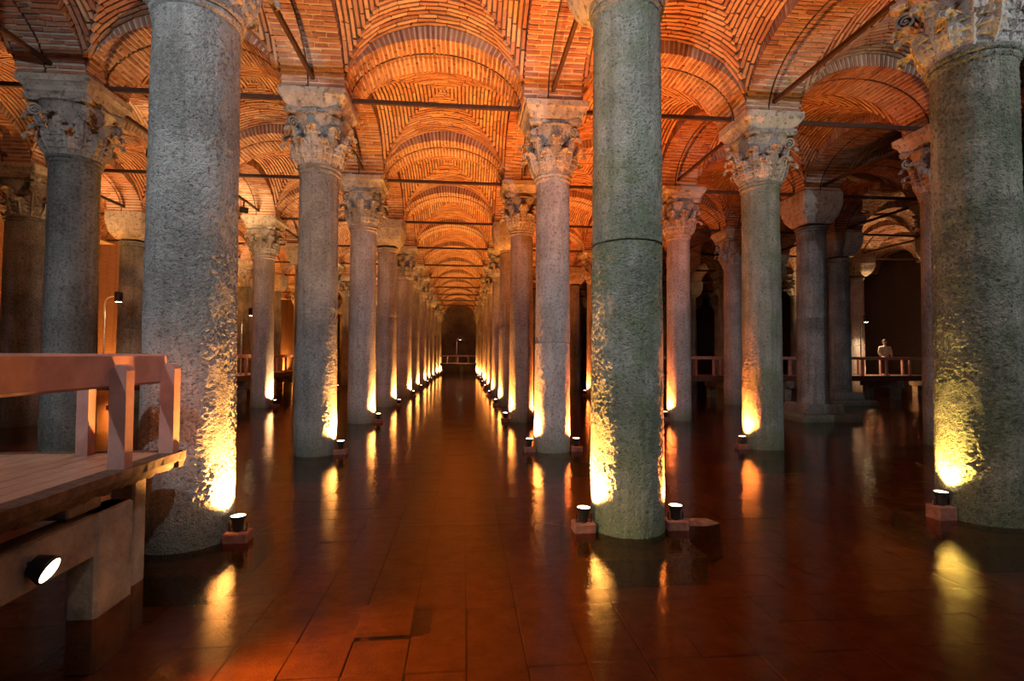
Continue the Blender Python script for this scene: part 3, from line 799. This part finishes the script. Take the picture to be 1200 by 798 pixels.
# crusted edge beams with a ragged lower edge
def ragged(L, h, d, seed):
    mb = MB(); N = int(L / .05); rnd = random.Random(seed); vs = []
    for i in range(N + 1):
        x = L * i / N; a = .012 * noise.noise(Vector((x * 4, seed, 0))) ; b = rnd.uniform(-.012, .012)
        vs += [(x, 0, -h + b - .02 * noise.noise(Vector((x * 2, seed, 3)))), (x, 0, 0), (x, d + a, 0), (x, d + a + b * .6, -h * .45), (x, d * .6 + a, -h + b)]
    fs = [(i * 5 + k, i * 5 + (k + 1) % 5, i * 5 + 5 + (k + 1) % 5, i * 5 + 5 + k) for i in range(N) for k in range(5)]
    fs += [(0, 4, 3, 2, 1)] + [tuple(N * 5 + k for k in range(5))]
    mb.add(vs, fs); return mb
ragged(8.3, .15, .16, 1).build('edge_beam', 'rust_beam', t, (.18, YB + .06, ZD), (0, 0, -PI / 2)).scale = (1, 1, 1)
ragged(2.9, .15, .12, 2).build('edge_beam', 'rust_beam', t, (.34, YB - .06, ZD), (0, 0, PI)).scale = (1, -1, 1)
# rails: broad planks with chamfered ends
mb = MB(); mb.cbox(.10, .18, YA, YB + .02, 1.715, 1.985, .02); mb.build('top_rail', 'pink_paint', t)
mb = MB(); mb.cbox(-2.6, .095, YB - .08, YB - .01, 1.715, 1.985, .02); mb.build('top_rail', 'pink_paint', t)
def rail_post(x, y, sx, sy, top):
    mb = MB(); h = top - ZD
    poly = [(-sx, 0), (sx, 0), (sx, h - .05), (sx * .6, h - .012), (0, h), (-sx * .6, h - .012), (-sx, h - .05)]
    mb.prism(poly, -sy, sy, 'y'); mb.build('post', 'pink_paint', t, (x, y, ZD))
for y in (-.85, -1.52, -2.75, -4.0, -5.2, -6.4): rail_post(.245, y, .062, .05, 1.90)
for x in (-.42, -1.42, -2.4): rail_post(x, YB - .13, .05, .045, 1.72)
# concrete frame under the deck
mb = MB(); mb.cbox(.02, .20, YA, -1.28, .46, .78, .015); mb.build('cross_beam', 'concrete', t)
for y0, y1 in ((-1.71, -1.28), (-4.7, -4.26), (-7.7, -7.26)):
    mb = MB(); mb.cbox(.0, .215, y0, y1, FLOOR_Z, .78, .02); mb.build('concrete_leg', 'concrete', t)
mb = MB(); mb.cbox(-.06, .14, -1.16, -.98, FLOOR_Z, .93, .02); mb.build('concrete_leg', 'concrete', t)
mb = MB(); mb.cbox(-2.2, .14, -1.9, -1.55, .79, .93, .015); mb.build('cross_beam', 'concrete', t)
for y in (-2.6, -4.4, -6.2):
    mb = MB(); mb.tube([(.1, y, .78), (.1, y, .95)], .016, 8); mb.build('strut', 'iron', t)
    mb = MB(); mb.tube([(.1, y - .35, .78), (.1, y, .94)], .012, 8); mb.build('strut', 'iron', t)
# floodlight under it
fl = Vector((.30, -2.28, .60)); aim = (Vector((2.4, -2.1, -.42)) - fl).normalized()
q = aim.to_track_quat('Z', 'Y')
t2 = thing('floodlight', 'round glowing floodlight fixed to the concrete beam under the platform', 'floodlight', fl)
t2.rotation_euler = q.to_euler()
mb = MB(); mb.lathe([(.03, -.10), (.06, -.09), (.085, -.02), (.092, 0), None, (.092, .015), (.08, .016)], 24); mb.build('housing', 'black', t2)
mb = MB(); mb.lathe([(.082, .014), (.06, .024), (.03, .03), (0, .032)], 24, True, False); mb.build('lens', 'lens_orange', t2)
mb = MB(); mb.tube([(0, 0, -.10), (-.03, 0, -.16), (-.08, 0, -.20)], .014, 8); mb.build('bracket', 'black', t2)
spot(t2, (0, 0, .05), (0, 0, 1), (1, .62, .26), 560, 84, .9, .06)

# ------------------------------------------------------------------ lamps on tie rods (some dark housings seen from behind, others added)
def rod_flood(x, y, z, target, color, watt, label, lens='lens_warm', ang=100, hang=.19):
    p = Vector((x, y, z)); t = thing('rod_floodlight', label, 'floodlight', p, 0, 'floodlights hung from the tie rods')
    qd = (Vector(target) - p).normalized(); e = qd.to_track_quat('Z', 'Y').to_euler()
    mb = MB(); mb.box(-.012, .012, -.03, .03, .0, hang); mb.build('hanger', 'black', t)
    mb = MB(); mb.cbox(-.13, .13, -.10, .10, -.09, .05, .012); mb.build('housing', 'black', t, (0, 0, 0), e)
    mb = MB(); mb.box(-.115, .115, -.085, .085, .05, .056); mb.build('lens', lens, t, (0, 0, 0), e)
    spot(t, qd * .09, qd, color, watt, ang, .7, .08)
COOL = (.82, .92, 1.0)  # unseen cool fill lamps added behind the camera to light the column fronts
for g, nm in ((-1, 'left'), (0, 'centre'), (2, 'right')):
    rod((g * SX + .5, -SY, 7.22), ((g + 1) * SX - .5, -SY, 7.22), 'dark iron tie rod behind the camera, %s' % nm)
rod_flood(-2.0, -4.8, 6.98, (-1.0, 3, 3.2), COOL, 400, 'added fill lamp on the rod behind the camera, left', 'lens_fill', 120)
rod_flood(3.6, -4.8, 6.98, (4.5, 4, 3.0), COOL, 430, 'added fill lamp on the rod behind the camera, centre', 'lens_fill', 120)
rod_flood(11.8, -4.8, 6.98, (11.5, 4, 3.2), COOL, 420, 'added fill lamp on the rod behind the camera, right', 'lens_fill', 120)

for k, (x, y) in enumerate(((-4.7, 7.3), (-4.7, 12.5), (-4.7, 21.9), (-9.4, 12.0), (-9.4, 21.6))):  # lamps farther in are unseen, added to brighten the left aisles
    rod_flood(x, y, 7.0 - (.1 if k == 0 else 0), (x - 2.2, y + 3.0, 8.4), TAN, 60, ['small dark floodlight hanging from the rod left of the pitted column', 'small dark floodlight on the rod right of the pitted column', 'added floodlight on a far rod in the left aisles', 'added floodlight on the rod of the third row left', 'added far floodlight hung in the third row left'][k], 'lens_warm', 165, .394 if k == 0 else .294)
# unseen uplights added along the left wall to light it
for j in range(2, 10):
    t = thing('spotlight', 'added wall-washing spotlight at the foot of the left wall, %s from the camera' % ORD[j - 2], 'spotlight', (XL + .45, (j + .5) * SY, .10), 0, 'added spotlights at the left wall')
    obj('footing', FOOT, t); obj('yoke', YOKE, t); obj('housing', HOUS, t); obj('lens', LENS['lens_warm'], t); obj('cable', CABLE, t)
    spot(t, (0, 0, .19), (-.12, 0, 1), AMBER, 480, 150, .5)
# broken slab beside the nearest column of the right row
mb = MB(); rnd = random.Random(9); top = []
for k in range(9):
    a = 2 * PI * k / 9; top.append((.33 * math.cos(a) * rnd.uniform(.5, 1.15), .20 * math.sin(a) * rnd.uniform(.5, 1.15)))
vs = [(x * 1.15, y * 1.15, -.40) for x, y in top] + [(x, y, rnd.uniform(-.01, .02)) for x, y in top] + [(0, 0, .03)]
mb.add(vs, [(k, (k + 1) % 9, 9 + (k + 1) % 9, 9 + k) for k in range(9)] + [(9 + k, 9 + (k + 1) % 9, 18) for k in range(9)])
tag(mb.build('broken_slab', 'rust_beam', None, (5.72, .05, 0), (0, 0, -.2)), 'broken stone slab just above the water beside the mossy column', 'stone')

post_lamp(-6.95, 17.9, 1.08, 0, 'bent-neck post lamp on the far left walkway between the columns')

# ------------------------------------------------------------------ person on the right walkway
def skinned(name, verts, edges, root, mat, parent, sub=2):
    me = bpy.data.meshes.new(name); bm = bmesh.new(); lay = bm.verts.layers.skin.verify()
    vv = []
    for i, (p, r) in enumerate(verts):
        v = bm.verts.new(p); v[lay].radius = (r, r) if isinstance(r, float) else r; v[lay].use_root = (i == root); vv.append(v)
    for a, b in edges: bm.edges.new((vv[a], vv[b]))
    bm.to_mesh(me); bm.free(); me.materials.append(M[mat])
    o = obj(name, me, parent); m = o.modifiers.new('skin', 'SKIN'); m.use_smooth_shade = True
    o.modifiers.new('smooth', 'SUBSURF').levels = 1; o.modifiers['smooth'].render_levels = sub
    return o
pt = thing('person', 'person in a cream jacket standing behind the rail of the right walkway', 'person', (23.3, 17.15, 1.08), PI * .9)
V = [((0, 0, .92), (.15, .10)), ((0, 0, 1.12), (.13, .09)), ((0, 0, 1.33), (.16, .10)), ((0, 0, 1.43), .06), ((0, .015, 1.50), .055), ((0, .02, 1.58), (.095, .11)), ((0, .015, 1.67), (.085, .10))]
Ed = [(0, 1), (1, 2), (2, 3), (3, 4), (4, 5), (5, 6)]
def chain(start, pts):
    last = start
    for p, r in pts:
        V.append((p, r)); Ed.append((last, len(V) - 1)); last = len(V) - 1
    return last
for sd in (-1, 1):
    wr = chain(2, [((sd * .18, 0, 1.36), .06), ((sd * .24, .0, 1.10), .045), ((sd * .20, .16, .93), .034), ((sd * .19, .24, .92), .03)])
    for q, (dx, ln) in enumerate(((-.03, .07), (-.01, .085), (.012, .08), (.032, .06))):
        chain(wr, [((sd * .19 + dx, .28, .915), .010), ((sd * .19 + dx, .28 + ln * .6, .90), .009), ((sd * .19 + dx, .28 + ln * .8, .875), .008)])
    chain(wr, [((sd * .19 - sd * .05, .26, .915), .011), ((sd * .19 - sd * .06, .30, .90), .009)])
    chain(0, [((sd * .10, 0, .84), .095), ((sd * .105, .015, .48), .062), ((sd * .11, -.02, .09), .042), ((sd * .12, .09, .035), .035), ((sd * .125, .17, .03), .028)])
skinned('body', V, Ed, 0, 'skin', pt)
J = [((0, 0, .86), (.185, .135)), ((0, 0, 1.12), (.165, .12)), ((0, 0, 1.32), (.19, .125)), ((0, 0, 1.42), .085), ((.20, 0, 1.36), .085), ((.255, 0, 1.10), .068), ((.215, .15, .95), .052), ((-.20, 0, 1.36), .085), ((-.255, 0, 1.10), .068), ((-.215, .15, .95), .052)]
skinned('jacket', J, [(0, 1), (1, 2), (2, 3), (2, 4), (4, 5), (5, 6), (2, 7), (7, 8), (8, 9)], 0, 'jacket', pt)
Tq = [((0, 0, .90), (.17, .115))]; Te = []
for sd in (-1, 1):
    b = len(Tq); Tq += [((sd * .10, 0, .80), .105), ((sd * .105, .015, .48), .082), ((sd * .11, -.015, .10), .068)]; Te += [(0, b), (b, b + 1), (b + 1, b + 2)]
skinned('trousers', Tq, Te, 0, 'trousers', pt)
hd = MB(); hd.lathe([(.0, -.09), (.05, -.085), (.085, -.03), (.092, .03), (.075, .075), (.04, .098), (0, .105)][::1], 20, True, False)
hr = hd.build('hair', 'hair', pt, (0, -.012, 1.645)); hr.scale = (1.12, 1.2, 1.1); hr.rotation_euler = (.35, 0, 0)
for sd in (-1, 1):
    mb = MB(); mb.lathe([(0, -.008), (.008, 0), (0, .008)], 8, True, False); mb.build('eye', 'black', pt, (sd * .03, .103, 1.60))
mb = MB(); mb.add([(-.012, .10, 1.565), (.012, .10, 1.565), (0, .128, 1.568), (0, .10, 1.605)], [(0, 1, 2), (1, 3, 2), (3, 0, 2)]); mb.build('nose', 'skin', pt)
mb = MB(); mb.cbox(-.022, .022, .092, .106, 1.535, 1.543, .002); mb.build('mouth', 'footing', pt)

# ------------------------------------------------------------------ lamp cables lying in the water
for pts, lab in (([(.62, .22, .0), (1.05, .30, .004), (1.5, .35, .004), (2.2, .39, .003), (3.0, .41, .004), (3.85, .38, .004), (4.28, .12, .0)], 'thin pale cable crossing the water between the two nearest aisle columns'),
                 ([(.60, .28, .0), (.78, .9, .004), (1.0, 1.6, .004), (1.02, 2.6, .003), (.85, 3.8, .004), (.55, 4.95, .0)], 'thin pale cable in the water along the left side of the aisle')):
    mb = MB(); P_ = [Vector(p) for p in pts]; fine = []
    for i in range(len(P_) - 1):
        a, b, c, d = P_[max(i - 1, 0)], P_[i], P_[i + 1], P_[min(i + 2, len(P_) - 1)]
        for q in range(6):
            u = q / 6; fine.append(.5 * ((2 * b) + (c - a) * u + (2 * a - 5 * b + 4 * c - d) * u * u + (3 * b - a - 3 * c + d) * u ** 3))
    fine.append(P_[-1]); mb.tube([p - Vector((0, 0, .05)) for p in fine], .0045, 6)
    tag(mb.build('cable', 'cable'), lab, 'cable', 'lamp cables in the water')
